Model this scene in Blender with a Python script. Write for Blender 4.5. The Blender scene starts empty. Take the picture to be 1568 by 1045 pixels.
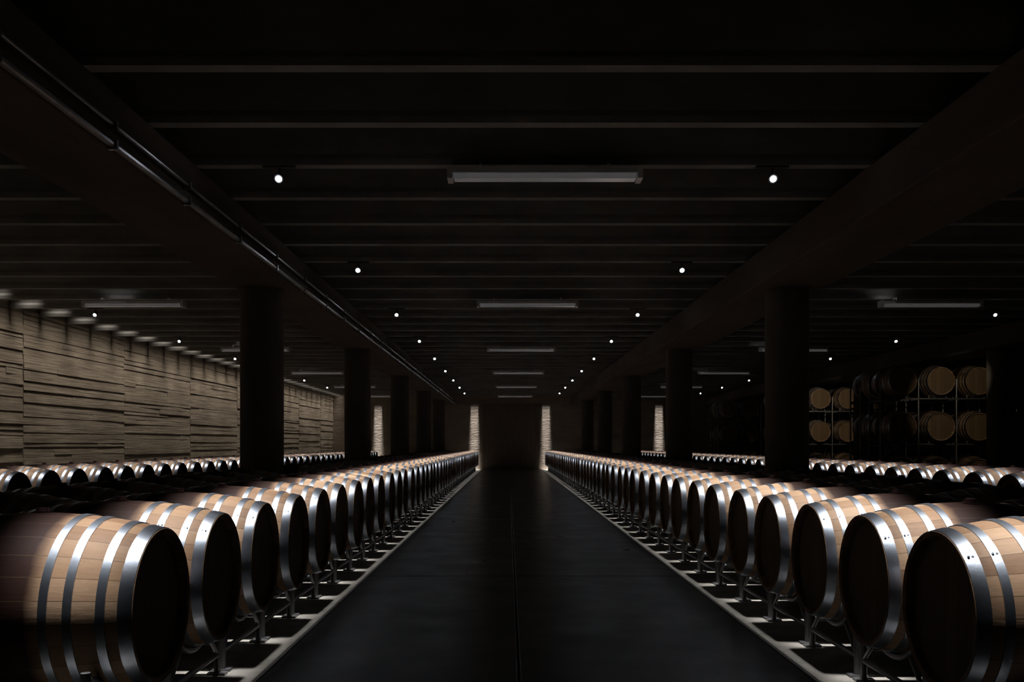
import bpy, bmesh, math, random
from mathutils import Vector, Matrix
random.seed(7)
S = bpy.context.scene
COL = S.collection
S.view_settings.view_transform = 'Standard'

# ---------------------------------------------------------------- materials
def newmat(name):
    m = bpy.data.materials.new(name); m.use_nodes = True
    nt = m.node_tree; b = nt.nodes['Principled BSDF']
    return m, nt, b
def N(nt, t, **k):
    n = nt.nodes.new(t)
    for a, v in k.items(): setattr(n, a, v)
    return n
def ramp(nt, stops):
    r = N(nt, 'ShaderNodeValToRGB'); e = r.color_ramp.elements
    e[0].position, e[0].color = stops[0][0], (*stops[0][1], 1)
    e[1].position, e[1].color = stops[-1][0], (*stops[-1][1], 1)
    for p, c in stops[1:-1]:
        x = e.new(p); x.color = (*c, 1)
    return r
def math_(nt, op, a, b=None):
    n = N(nt, 'ShaderNodeMath', operation=op)
    for i, v in enumerate((a, b)):
        if v is None: continue
        if isinstance(v, (int, float)): n.inputs[i].default_value = v
        else: nt.links.new(v, n.inputs[i])
    return n.outputs[0]
def noise(nt, vec, scale, detail=4, rough=.55):
    n = N(nt, 'ShaderNodeTexNoise'); n.inputs['Scale'].default_value = scale
    n.inputs['Detail'].default_value = detail; n.inputs['Roughness'].default_value = rough
    nt.links.new(vec, n.inputs['Vector']); return n.outputs['Fac']
def mapping(nt, scale, src='Object'):
    tc = N(nt, 'ShaderNodeTexCoord'); mp = N(nt, 'ShaderNodeMapping')
    mp.inputs['Scale'].default_value = scale
    nt.links.new(tc.outputs[src], mp.inputs['Vector']); return mp.outputs[0]
def bump(nt, b, h, strength=.3, dist=.01):
    n = N(nt, 'ShaderNodeBump'); n.inputs['Strength'].default_value = strength
    n.inputs['Distance'].default_value = dist
    nt.links.new(h, n.inputs['Height']); nt.links.new(n.outputs[0], b.inputs['Normal'])

def simple_noise_mat(name, c1, c2, scale=(1,1,1), ns=4, rough=.7, bs=.2, bd=.01, metal=0, spec=.5):
    m, nt, b = newmat(name)
    v = mapping(nt, scale); f = noise(nt, v, ns, 6, .6)
    r = ramp(nt, [(.3, c1), (.7, c2)]); nt.links.new(f, r.inputs[0])
    nt.links.new(r.outputs[0], b.inputs['Base Color'])
    b.inputs['Roughness'].default_value = rough; b.inputs['Metallic'].default_value = metal
    b.inputs['Specular IOR Level'].default_value = spec
    f2 = noise(nt, v, ns*6, 4); bump(nt, b, f2, bs, bd)
    return m

def wood_barrel():
    m, nt, b = newmat('oak_staves')
    tc = N(nt, 'ShaderNodeTexCoord'); sp = N(nt, 'ShaderNodeSeparateXYZ')
    nt.links.new(tc.outputs['Object'], sp.inputs[0])
    oi = N(nt, 'ShaderNodeObjectInfo')
    ang = math_(nt, 'ARCTAN2', sp.outputs[1], sp.outputs[2])
    a = math_(nt, 'MULTIPLY', ang, 26/(2*math.pi))
    fl = math_(nt, 'FLOOR', a); fr = math_(nt, 'FRACT', a)
    wn = N(nt, 'ShaderNodeTexWhiteNoise', noise_dimensions='2D')
    cmb = N(nt, 'ShaderNodeCombineXYZ'); nt.links.new(fl, cmb.inputs[0]); nt.links.new(oi.outputs['Random'], cmb.inputs[1])
    nt.links.new(cmb.outputs[0], wn.inputs['Vector'])
    mp = N(nt, 'ShaderNodeMapping'); mp.inputs['Scale'].default_value = (2, 30, 30)
    nt.links.new(tc.outputs['Object'], mp.inputs['Vector'])
    g = noise(nt, mp.outputs[0], 2.5, 6, .65)
    t = math_(nt, 'ADD', math_(nt, 'MULTIPLY', wn.outputs['Value'], .6), math_(nt, 'MULTIPLY', g, .4))
    r = ramp(nt, [(.15, (.19,.105,.058)), (.5, (.32,.20,.12)), (.85, (.46,.315,.205))]); nt.links.new(t, r.inputs[0])
    d = math_(nt, 'ABSOLUTE', math_(nt, 'SUBTRACT', fr, .5))
    gap = math_(nt, 'GREATER_THAN', d, .485)
    ax = math_(nt, 'ABSOLUTE', sp.outputs[0])
    n2 = noise(nt, tc.outputs['Object'], 9, 3)
    st = math_(nt, 'ADD', ax, math_(nt, 'MULTIPLY', math_(nt, 'SUBTRACT', n2, .5), .04))
    rs = ramp(nt, [(.12, (.95,)*3), (.17, (0,)*3)]); nt.links.new(st, rs.inputs[0])
    mx = N(nt, 'ShaderNodeMix', data_type='RGBA')
    nt.links.new(rs.outputs[0], mx.inputs[0]); nt.links.new(r.outputs[0], mx.inputs[6])
    mx.inputs[7].default_value = (.020,.004,.004,1)
    mx2 = N(nt, 'ShaderNodeMix', data_type='RGBA')
    nt.links.new(gap, mx2.inputs[0]); nt.links.new(mx.outputs[2], mx2.inputs[6]); mx2.inputs[7].default_value = (.10,.06,.03,1)
    nt.links.new(mx2.outputs[2], b.inputs['Base Color'])
    b.inputs['Roughness'].default_value = .6
    b.inputs['Specular IOR Level'].default_value = .25
    h = math_(nt, 'SUBTRACT', g, gap); bump(nt, b, h, .25, .003)
    return m
def wood_head():
    m, nt, b = newmat('oak_head')
    tc = N(nt, 'ShaderNodeTexCoord'); sp = N(nt, 'ShaderNodeSeparateXYZ')
    nt.links.new(tc.outputs['Object'], sp.inputs[0])
    a = math_(nt, 'MULTIPLY', sp.outputs[1], 10.5)
    fl = math_(nt, 'FLOOR', a); fr = math_(nt, 'FRACT', a)
    wn = N(nt, 'ShaderNodeTexWhiteNoise', noise_dimensions='1D'); nt.links.new(fl, wn.inputs['W'])
    mp = N(nt, 'ShaderNodeMapping'); mp.inputs['Scale'].default_value = (1, 30, 2)
    nt.links.new(tc.outputs['Object'], mp.inputs['Vector'])
    g = noise(nt, mp.outputs[0], 3, 5)
    t = math_(nt, 'ADD', math_(nt, 'MULTIPLY', wn.outputs['Value'], .4), math_(nt, 'MULTIPLY', g, .6))
    r = ramp(nt, [(.2, (.13,.08,.042)), (.8, (.21,.14,.075))]); nt.links.new(t, r.inputs[0])
    gap = math_(nt, 'LESS_THAN', fr, .025)
    mx2 = N(nt, 'ShaderNodeMix', data_type='RGBA')
    nt.links.new(gap, mx2.inputs[0]); nt.links.new(r.outputs[0], mx2.inputs[6]); mx2.inputs[7].default_value = (.04,.02,.01,1)
    nt.links.new(mx2.outputs[2], b.inputs['Base Color']); b.inputs['Roughness'].default_value = .7
    return m

M_STAVE = wood_barrel(); M_HEAD = wood_head()
M_HOOP = simple_noise_mat('galvanised_hoop', (.34,.39,.47), (.54,.59,.68), (1,1,1), 9, .33, .15, .002, 1)
M_BUNG = simple_noise_mat('bung_silicone', (.04,.01,.012), (.06,.015,.018))
M_STEEL = simple_noise_mat('stand_steel', (.14,.14,.15), (.25,.25,.26), (1,1,1), 12, .45, .1, .002, .8)
M_CONC = simple_noise_mat('concrete_beam', (.055,.042,.032), (.12,.09,.066), (1,.25,1.2), 2.2, .9, .5, .01)
M_COL = simple_noise_mat('concrete_column', (.06,.052,.044), (.10,.087,.072), (1,1,.3), 2.5, .85, .3, .006)
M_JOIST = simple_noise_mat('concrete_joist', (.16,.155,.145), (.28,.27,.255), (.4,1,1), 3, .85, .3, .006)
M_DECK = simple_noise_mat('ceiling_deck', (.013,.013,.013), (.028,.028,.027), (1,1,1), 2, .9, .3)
M_END = simple_noise_mat('end_wall_concrete', (.20,.155,.12), (.34,.28,.225), (.5,1,1.5), 1.6, .9, .5, .02)
M_SIDE = simple_noise_mat('side_wall_concrete', (.06,.055,.05), (.11,.10,.09), (.5,1,1.5), 1.6, .9, .5, .02)
M_FIX = simple_noise_mat('lamp_housing', (.6,.6,.62), (.72,.72,.74), (1,1,1), 5, .35, .05, .001)
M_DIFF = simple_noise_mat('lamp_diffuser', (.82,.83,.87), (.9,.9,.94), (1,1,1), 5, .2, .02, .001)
_b = M_DIFF.node_tree.nodes['Principled BSDF']; _b.inputs['Emission Color'].default_value = (.95,.97,1,1); _b.inputs['Emission Strength'].default_value = .035  # tubes are off; faint glow added in place of the light they catch
M_BLACK = simple_noise_mat('black_metal', (.02,.02,.02), (.04,.04,.04), (1,1,1), 5, .4, .05, .001)
M_PIPE = simple_noise_mat('conduit_metal', (.36,.36,.37), (.6,.6,.62), (1,1,1), 5, .3, .05, .001, 1)
M_DOOR = simple_noise_mat('door_timber', (.10,.072,.05), (.17,.13,.09), (6,1,.5), 3, .7, .3, .005)
M_KERB = simple_noise_mat('kerb_concrete', (.08,.08,.08), (.17,.165,.16), (1,1,1), 9, .8, .4, .006)

def board_conc():
    m, nt, b = newmat('board_marked_concrete')
    v = mapping(nt, (1, .35, 6)); f = noise(nt, v, 3.0, 9, .7)
    v2 = mapping(nt, (1, .8, 1)); f2 = noise(nt, v2, .9, 3)
    t = math_(nt, 'ADD', math_(nt, 'MULTIPLY', f, .65), math_(nt, 'MULTIPLY', f2, .35))
    r = ramp(nt, [(.32, (.14,.108,.080)), (.5, (.30,.245,.185)), (.68, (.48,.405,.315))]); nt.links.new(t, r.inputs[0])
    nt.links.new(r.outputs[0], b.inputs['Base Color']); b.inputs['Roughness'].default_value = .92
    v3 = mapping(nt, (1, .45, 11)); f3 = noise(nt, v3, 3, 7, .7)
    bump(nt, b, f3, .7, .02)
    return m
M_BOARD = board_conc()

def floor_mats():
    m, nt, b = newmat('polished_floor')
    v = mapping(nt, (1,1,1)); f = noise(nt, v, 1.3, 8, .62)
    r = ramp(nt, [(.3, (.018,.017,.017)), (.7, (.042,.040,.038))]); nt.links.new(f, r.inputs[0])
    nt.links.new(r.outputs[0], b.inputs['Base Color'])
    rr = ramp(nt, [(.3, (.27,)*3), (.7, (.40,)*3)]); nt.links.new(noise(nt, v, 2.2, 6), rr.inputs[0])
    nt.links.new(rr.outputs[0], b.inputs['Roughness'])
    f3 = noise(nt, v, 18, 5); bump(nt, b, f3, .06, .002)
    m2 = simple_noise_mat('rough_floor', (.20,.19,.17), (.36,.34,.31), (1,1,1), 6, .85, .5, .01)
    return m, m2
M_AISLE, M_FLOOR = floor_mats()

def emis(name, c, s):
    m, nt, b = newmat(name)
    b.inputs['Base Color'].default_value = (*c, 1)
    b.inputs['Emission Color'].default_value = (*c, 1); b.inputs['Emission Strength'].default_value = s
    return m
M_BULB = emis('spot_bulb', (.85,.9,1), 30)

# ---------------------------------------------------------------- helpers
def obj(name, me, loc=(0,0,0), rot=(0,0,0), parent=None):
    o = bpy.data.objects.new(name, me); COL.objects.link(o)
    o.location = loc; o.rotation_euler = rot
    if parent: o.parent = parent
    return o
def mesh_from(bm, name, mats, smooth=False):
    bmesh.ops.recalc_face_normals(bm, faces=bm.faces[:])
    me = bpy.data.meshes.new(name); bm.to_mesh(me); bm.free()
    for m in mats: me.materials.append(m)
    if smooth:
        for p in me.polygons: p.use_smooth = True
        me.set_sharp_from_angle(angle=math.radians(35))
    return me
def box(bm, x0,x1,y0,y1,z0,z1, mi=0):
    vs = [bm.verts.new((x,y,z)) for x in (x0,x1) for y in (y0,y1) for z in (z0,z1)]
    for f in ((0,1,3,2),(4,6,7,5),(0,4,5,1),(2,3,7,6),(0,2,6,4),(1,5,7,3)):
        fc = bm.faces.new([vs[i] for i in f]); fc.material_index = mi
def tube(bm, p, q, r, seg=8, mi=0, r2=None):
    p, q = Vector(p), Vector(q); d = q-p
    u = d.orthogonal().normalized(); w = d.normalized().cross(u)
    r2 = r if r2 is None else r2
    a, b = [], []
    for i in range(seg):
        t = 2*math.pi*i/seg; o = u*math.cos(t)+w*math.sin(t)
        a.append(bm.verts.new(p+o*r)); b.append(bm.verts.new(q+o*r2))
    for i in range(seg):
        j = (i+1)%seg
        bm.faces.new((a[i],a[j],b[j],b[i])).material_index = mi
    bm.faces.new(a[::-1]).material_index = mi; bm.faces.new(b).material_index = mi
def path(bm, pts, r, seg=8, mi=0):
    for a, b in zip(pts[:-1], pts[1:]): tube(bm, a, b, r, seg, mi)

# ---------------------------------------------------------------- barrel
L, R, R0 = .95, .35, .288
def rad(x): return R - (R-R0)*(abs(2*x/L))**2.0
def lathe(bm, prof, seg, mi, close=False):
    rings = []
    for (x, r) in prof:
        rings.append([bm.verts.new((x, r*math.sin(2*math.pi*i/seg), r*math.cos(2*math.pi*i/seg))) for i in range(seg)])
    n = len(rings); rg = range(n) if close else range(n-1)
    for k in rg:
        A, B = rings[k], rings[(k+1)%n]
        for i in range(seg):
            j = (i+1)%seg
            bm.faces.new((A[i],A[j],B[j],B[i])).material_index = mi
    return rings
def barrel_mesh():
    bm = bmesh.new(); seg = 60
    prof = [(-L/2+L*i/24, rad(-L/2+L*i/24)) for i in range(25)]
    full = [(-L/2+.035, R0-.022), (-L/2+.006, R0-.016)] + prof + [(L/2-.006, R0-.016), (L/2-.035, R0-.022)]
    lathe(bm, full, seg, 0)
    for s in (-1, 1):
        x = s*(L/2-.034)
        c = bm.verts.new((x,0,0))
        ring = [bm.verts.new((x, (R0-.020)*math.sin(2*math.pi*i/seg), (R0-.020)*math.cos(2*math.pi*i/seg))) for i in range(seg)]
        for i in range(seg):
            bm.faces.new((c, ring[i], ring[(i+1)%seg])).material_index = 1
    for a, b_ in ((.003,.048),(.088,.118),(.195,.224),(.275,.304)):
        for s in (-1, 1):
            xs = [s*(L/2-a-(b_-a)*k/4) for k in range(5)]
            t = .004
            pr = [(xs[0], rad(xs[0])-.002)] + [(x, rad(x)+t) for x in xs] + [(xs[-1], rad(xs[-1])-.002)]
            lathe(bm, pr, seg, 2)
            for dy in (-.012, .012):
                xm = (xs[0]+xs[-1])/2; r = rad(xm)+t; an = .7
                p = Vector((xm+dy*.6, r*math.sin(an), r*math.cos(an)))
                tube(bm, p, p+Vector((0, math.sin(an), math.cos(an)))*.003, .005, 6, 2)
    tube(bm, (0,0,R-.01), (0,0,R+.02), .028, 14, 3, .022)
    tube(bm, (0,0,R-.01), (0,0,R+.002), .04, 14, 0)
    return mesh_from(bm, 'barrel', [M_STAVE, M_HEAD, M_HOOP, M_BUNG], True)
BM = barrel_mesh()
CZ = .54
def stand_mesh():
    bm = bmesh.new(); rs = rad(.33)
    for sx in (-1, 1):
        x = sx*.33; rr = rs+.005+.014
        pts = []
        for k in range(-5, 6):
            t = k/5*math.radians(48)
            pts.append((x, rr*math.sin(t), CZ-rr*math.cos(t)))
        path(bm, pts, .014, 8)
        for sy in (-1, 1):
            e = pts[0] if sy < 0 else pts[-1]
            py = sy*.335
            path(bm, [e, (x, py, e[2]+.03)], .014)
            tube(bm, (x, py, .0), (x, py, e[2]+.05), .017, 10)
            box(bm, x-.045, x+.045, py-.028, py+.028, 0, .012)
            path(bm, [(x, py, .10), (x, sy*.17, CZ-rr*math.cos(math.asin(.17/rr)))], .011)
        tube(bm, (x, -.335, .10), (x, .335, .10), .014)
    for sy in (-1, 1):
        tube(bm, (-.33, sy*.335, .16), (.33, sy*.335, .16), .014)
    return mesh_from(bm, 'stand', [M_STEEL], True)
SM = stand_mesh()
SP = .75
COLY = [10.75+6.8*k for k in range(-2, 5)]
def row(xc, y0, n, skip=False):
    for i in range(n):
        y = y0+SP*i
        if skip and any(abs(y-c) < .64 for c in COLY): continue
        obj('wine_barrel', BM, (xc+random.uniform(-.012,.012), y, CZ), (random.uniform(-.12,.12), 0, math.pi if random.random()<.5 else 0))
        obj('barrel_stand', SM, (xc, y, 0))
XL, XR = -1.31-L/2, 1.58+L/2
row(XL, 3.48, 49); row(XR, 3.36, 49)
row(XL-1.0, 3.48, 49, True); row(XR+1.0, 3.36, 49, True)
row(-5.6-L/2, 5.2, 46); row(5.3+L/2, 5.2, 46)

def rack_mesh(nx, px, tiers):
    bm = bmesh.new(); w = nx*px
    for y in (-.30, .30):
        for z in tiers:
            zr = z-rad(.30)-.004-.02
            box(bm, 0, w, y-.02, y+.02, zr-.03, zr)
            for i in range(nx):
                cx = (i+.5)*px
                for s in (-1, 1):
                    tt = .55
                    r_ = rad(.30)+.018
                    path(bm, [(cx+s*r_*math.sin(.12), y, z-r_*math.cos(.12)), (cx+s*r_*math.sin(tt), y, z-r_*math.cos(tt))], .012)
                    tube(bm, (cx+s*r_*math.sin(tt), y, z-r_*math.cos(tt)), (cx+s*r_*math.sin(tt), y, zr-.01), .012)
        for i in range(0, nx+1, 1):
            x = i*px
            tube(bm, (x, y, 0), (x, y, tiers[-1]+.05), .018, 8)
            box(bm, x-.04, x+.04, y-.04, y+.04, 0, .01)
    for z in tiers:
        for i in range(nx+1):
            tube(bm, (i*px, -.3, z-.40), (i*px, .3, z-.40), .015)
    return mesh_from(bm, 'rack', [M_STEEL], True)
TIERS = (.56, 1.52, 2.48); PX = .80
RKM = rack_mesh(6, PX, TIERS)
for yy in (19.2, 20.3, 26.6, 27.7, 34.2, 35.3):
    x0 = 7.85
    obj('barrel_rack', RKM, (x0, yy+.4, 0))
    for t in TIERS:
        for i in range(6):
            obj('wine_barrel', BM, (x0+(i+.5)*PX, yy+.4, t), (0, 0, math.pi/2))

# ---------------------------------------------------------------- shell
X0, X1, Y0, Y1 = -8.05, 13.6, -4.0, 42.0
HJ, HT, HB = 3.35, 3.80, 2.97
bm = bmesh.new(); box(bm, X0-.3, X1+.3, Y0-.3, Y1+.3, -.25, 0)
obj('floor', mesh_from(bm, 'floor', [M_FLOOR]))
def aisle(name, xa, xb, cut):
    bm = bmesh.new(); g = .006
    ys = [Y0+.02]
    while ys[-1] < Y1-4: ys.append(ys[-1]+3.94)
    ys[-1] = Y1-.2
    for ya, yb in zip(ys[:-1], ys[1:]):
        for a, b in ((xa, cut), (cut, xb)):
            box(bm, a+g*(a==cut), b-g*(b==cut), ya+g, yb-g, 0, .02)
    me = mesh_from(bm, name, [M_AISLE]); o = obj(name, me)
    md = o.modifiers.new('b', 'BEVEL'); md.width = .006; md.segments = 2
    return o
aisle('floor_aisle', -1.20, 1.46, .05)
aisle('floor_aisle', -5.48, -3.4, -4.4)
aisle('floor_aisle', 3.65, 5.18, 4.4)
bm = bmesh.new()
box(bm, -1.225, -1.203, Y0+.02, Y1-.2, 0, .022); box(bm, 1.463, 1.485, Y0+.02, Y1-.2, 0, .022)
obj('trim_1', mesh_from(bm, 'kerb', [M_KERB]))

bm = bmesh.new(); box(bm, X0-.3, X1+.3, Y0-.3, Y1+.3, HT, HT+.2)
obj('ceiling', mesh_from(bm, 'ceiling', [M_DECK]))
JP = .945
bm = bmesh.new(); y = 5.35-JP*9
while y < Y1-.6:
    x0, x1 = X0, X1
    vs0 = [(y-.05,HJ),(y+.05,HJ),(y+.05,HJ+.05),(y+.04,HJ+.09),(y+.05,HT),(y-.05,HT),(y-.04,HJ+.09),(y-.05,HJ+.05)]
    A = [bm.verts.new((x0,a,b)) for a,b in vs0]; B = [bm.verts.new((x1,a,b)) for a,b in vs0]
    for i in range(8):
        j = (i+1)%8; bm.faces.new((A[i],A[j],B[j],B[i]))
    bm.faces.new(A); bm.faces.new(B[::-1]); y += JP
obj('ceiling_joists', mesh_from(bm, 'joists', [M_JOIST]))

BX = [(-3.18,-2.46),(2.84,3.66),(9.05,9.85)]
for a, b in BX:
    bm = bmesh.new(); box(bm, a, b, Y0, Y1, HB, HJ)
    o = obj('concrete_beam', mesh_from(bm, 'beam', [M_CONC]))
    md = o.modifiers.new('b', 'BEVEL'); md.width = .015; md.segments = 2
bm = bmesh.new()
seg = 40
prof = [(.26,0),(.26,.02),(.25,.03),(.25,HB)]
rings = [[bm.verts.new((r*math.cos(2*math.pi*i/seg), r*math.sin(2*math.pi*i/seg), z)) for i in range(seg)] for r, z in prof]
for A, B in zip(rings[:-1], rings[1:]):
    for i in range(seg):
        j = (i+1)%seg; bm.faces.new((A[i],A[j],B[j],B[i]))
bm.faces.new(rings[0][::-1]); bm.faces.new(rings[-1])
CM = mesh_from(bm, 'column', [M_COL], True)
for cx in (-2.90, 3.27, 9.45):
    for k in range(5):
        obj('concrete_column', CM, (cx, 10.75+6.8*k, 0))
obj('concrete_column', CM, (9.45, 10.75-6.8, 0))

bm = bmesh.new()
box(bm, X0-.3, X0-.05, Y0, Y1, 0, HT)
panel = 4.0
yp = 15.2-panel*5
while yp < Y1:
    z = 0.0
    pj = random.uniform(-.006,.006)
    while z < HT:
        h = random.choice((.07,.09,.10,.11,.13))
        cuts = sorted([yp+.010] + [yp+random.uniform(.5,3.5) for _ in range(random.choice((0,1,1,2)))] + [yp+panel-.010])
        base = random.choice((0,.002,.004,.006,.009,.014))
        for a, b in zip(cuts[:-1], cuts[1:]):
            a = max(a, Y0); b = min(b, Y1)
            if b <= a: continue
            d = base+random.uniform(-.003,.003)+pj
            t1, t2 = random.uniform(-.004,.004), random.uniform(-.004,.004)
            x = X0-.03+d
            z1 = min(z+h-.002, HT)
            vs = [bm.verts.new(c) for c in ((X0-.06,a,z),(x+t1,a,z),(x+t1-random.uniform(0,.006),a,z1),(X0-.06,a,z1),
                                             (X0-.06,b,z),(x+t2,b,z),(x+t2-random.uniform(0,.006),b,z1),(X0-.06,b,z1))]
            for f in ((0,1,2,3),(4,7,6,5),(1,5,6,2),(0,4,5,1),(3,2,6,7)): bm.faces.new([vs[i] for i in f])
        z += h
    yp += panel
obj('wall_left', mesh_from(bm, 'wall_left', [M_BOARD]))
for nm, d, m in (('wall_right',(X1,X1+.3,Y0,Y1,0,HT),M_SIDE), ('wall_back',(X0-.3,X1+.3,Y1,Y1+.3,0,HT),M_END), ('wall_front',(X0-.3,X1+.3,Y0-.3,Y0,0,HT),M_SIDE)):
    bm = bmesh.new(); box(bm, *d); obj(nm, mesh_from(bm, nm, [m]))
bm = bmesh.new()
n = 14; xa, xb = -1.20, 1.40
for i in range(n):
    w = (xb-xa)/n; box(bm, xa+i*w+.004, xa+(i+1)*w-.004, Y1-.07, Y1-.02, .02, 2.85)
box(bm, xa, xb, Y1-.02, Y1-.002, .02, 2.85); box(bm, xa-.1, xb+.1, Y1-.1, Y1-.002, 2.85, 2.95)
for z in (.35, 1.5, 2.6): box(bm, xa, xb, Y1-.09, Y1-.065, z, z+.14)
box(bm, xa+.08, xa+.11, Y1-.13, Y1-.09, 1.0, 1.3)
obj('door_1', mesh_from(bm, 'door', [M_DOOR]))

# ---------------------------------------------------------------- fixtures
bm = bmesh.new(); l = .735
box(bm, -l, l, -.075, .075, .05, .09, 0)
box(bm, -l+.03, l-.03, -.05, .05, .01, .05, 1)
for s in (-1, 1):
    box(bm, s*l-.02, s*l+.02, -.08, .08, .005, .095, 0)
    tube(bm, (s*.5, 0, .09), (s*.5, 0, .14), .008, 8, 0)
    tube(bm, (s*.5, 0, .14), (s*.5, .12, .14), .008, 8, 0)
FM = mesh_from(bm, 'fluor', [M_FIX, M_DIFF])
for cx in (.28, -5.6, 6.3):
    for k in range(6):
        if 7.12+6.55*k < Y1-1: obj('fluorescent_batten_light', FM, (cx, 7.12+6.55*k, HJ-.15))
bm = bmesh.new()
box(bm, -.13, .13, -.02, .02, .075, .09, 0)
tube(bm, (0,0,.075), (0,0,.02), .010, 8, 0)
tube(bm, (0,.05,.03), (0,-.03,-.02), .022, 14, 0, .036)
tube(bm, (0,-.028,-.019), (0,-.040,-.026), .027, 14, 1, .018)
SPM = mesh_from(bm, 'spot', [M_BLACK, M_BULB], True)
for cx in (-1.81, 2.08, -6.68, 7.85):
    for k in range(9):
        y = 7.22+4*JP*k
        if y > Y1-.5: continue
        obj('ceiling_spotlight', SPM, (cx, y, HJ-.09))
bm = bmesh.new()
tube(bm, (-2.425, Y0+.05, 3.11), (-2.425, Y1-.05, 3.11), .014, 10)
tube(bm, (-2.43, Y0+.05, 2.99), (-2.43, Y1-.05, 2.99), .022, 10)
yy = Y0+.5
while yy < Y1:
    box(bm, -2.458, -2.40, yy, yy+.03, 3.085, 3.135); box(bm, -2.458, -2.40, yy, yy+.03, 2.96, 3.02); yy += 1.3
obj('electrical_conduit', mesh_from(bm, 'conduit', [M_PIPE], True))

# ---------------------------------------------------------------- lights
def area(name, loc, sx, sy, power, rot=(0,0,0), spread=180, col=(1,1,1)):
    l = bpy.data.lights.new(name, 'AREA'); l.shape = 'RECTANGLE'; l.size = sx; l.size_y = sy
    l.energy = power; l.spread = math.radians(spread); l.color = col
    o = bpy.data.objects.new(name, l); COL.objects.link(o); o.location = loc; o.rotation_euler = rot
    return o
ln = Y1-.02-3.0
for x, p in ((-1.53, 105), (1.80, 105), (-5.87, 66), (5.58, 66)):
    area('strip_light', (x, 3.0+ln/2, HJ-.01), .34, ln, p, (0,0,0), 8, (1,.98,.96))
for x in (-1.575, 1.71, -6.0, 6.9):
    area('added_stripe_light', (x, Y1-.22, HJ-.02), .34, .34, 5, (math.radians(4.5),0,0), 7, (1,.99,.97))  # unseen extra lights, added to brighten the end wall stripes
area('skylight_slot', (-7.68, 3+ln/2, HT-.02), .3, ln, 180, (0, math.radians(10), 0), 50, (1,.92,.81))
def spot(name, loc, tgt, power, ang, col=(1,.85,.6)):
    l = bpy.data.lights.new(name, 'SPOT'); l.energy = power; l.spot_size = math.radians(ang); l.spot_blend = .5
    l.color = col; l.shadow_soft_size = .04
    o = bpy.data.objects.new(name, l); COL.objects.link(o); o.location = loc
    o.rotation_euler = (Vector(tgt)-Vector(loc)).to_track_quat('-Z','Y').to_euler()
spot('rack_spot', (8.3, 16.6, 2.9), (9.45, 19.2, 1.95), 38, 46)
spot('rack_spot', (8.5, 23.6, 2.9), (9.45, 26.6, 1.95), 75, 42)

w = bpy.data.worlds.new('w'); S.world = w; w.use_nodes = True
w.node_tree.nodes['Background'].inputs[0].default_value = (.01,.01,.012,1)

cd = bpy.data.cameras.new('camera'); cam = bpy.data.objects.new('camera', cd); COL.objects.link(cam)
cam.location = (0,0,1.15); cam.rotation_euler = (math.pi/2,0,0)
cd.sensor_width = 36; cd.lens = 36*1400/1568; cd.shift_y = 158.5/1568; cd.shift_x = 5/1568
cd.clip_start = .05; cd.clip_end = 200
S.camera = cam
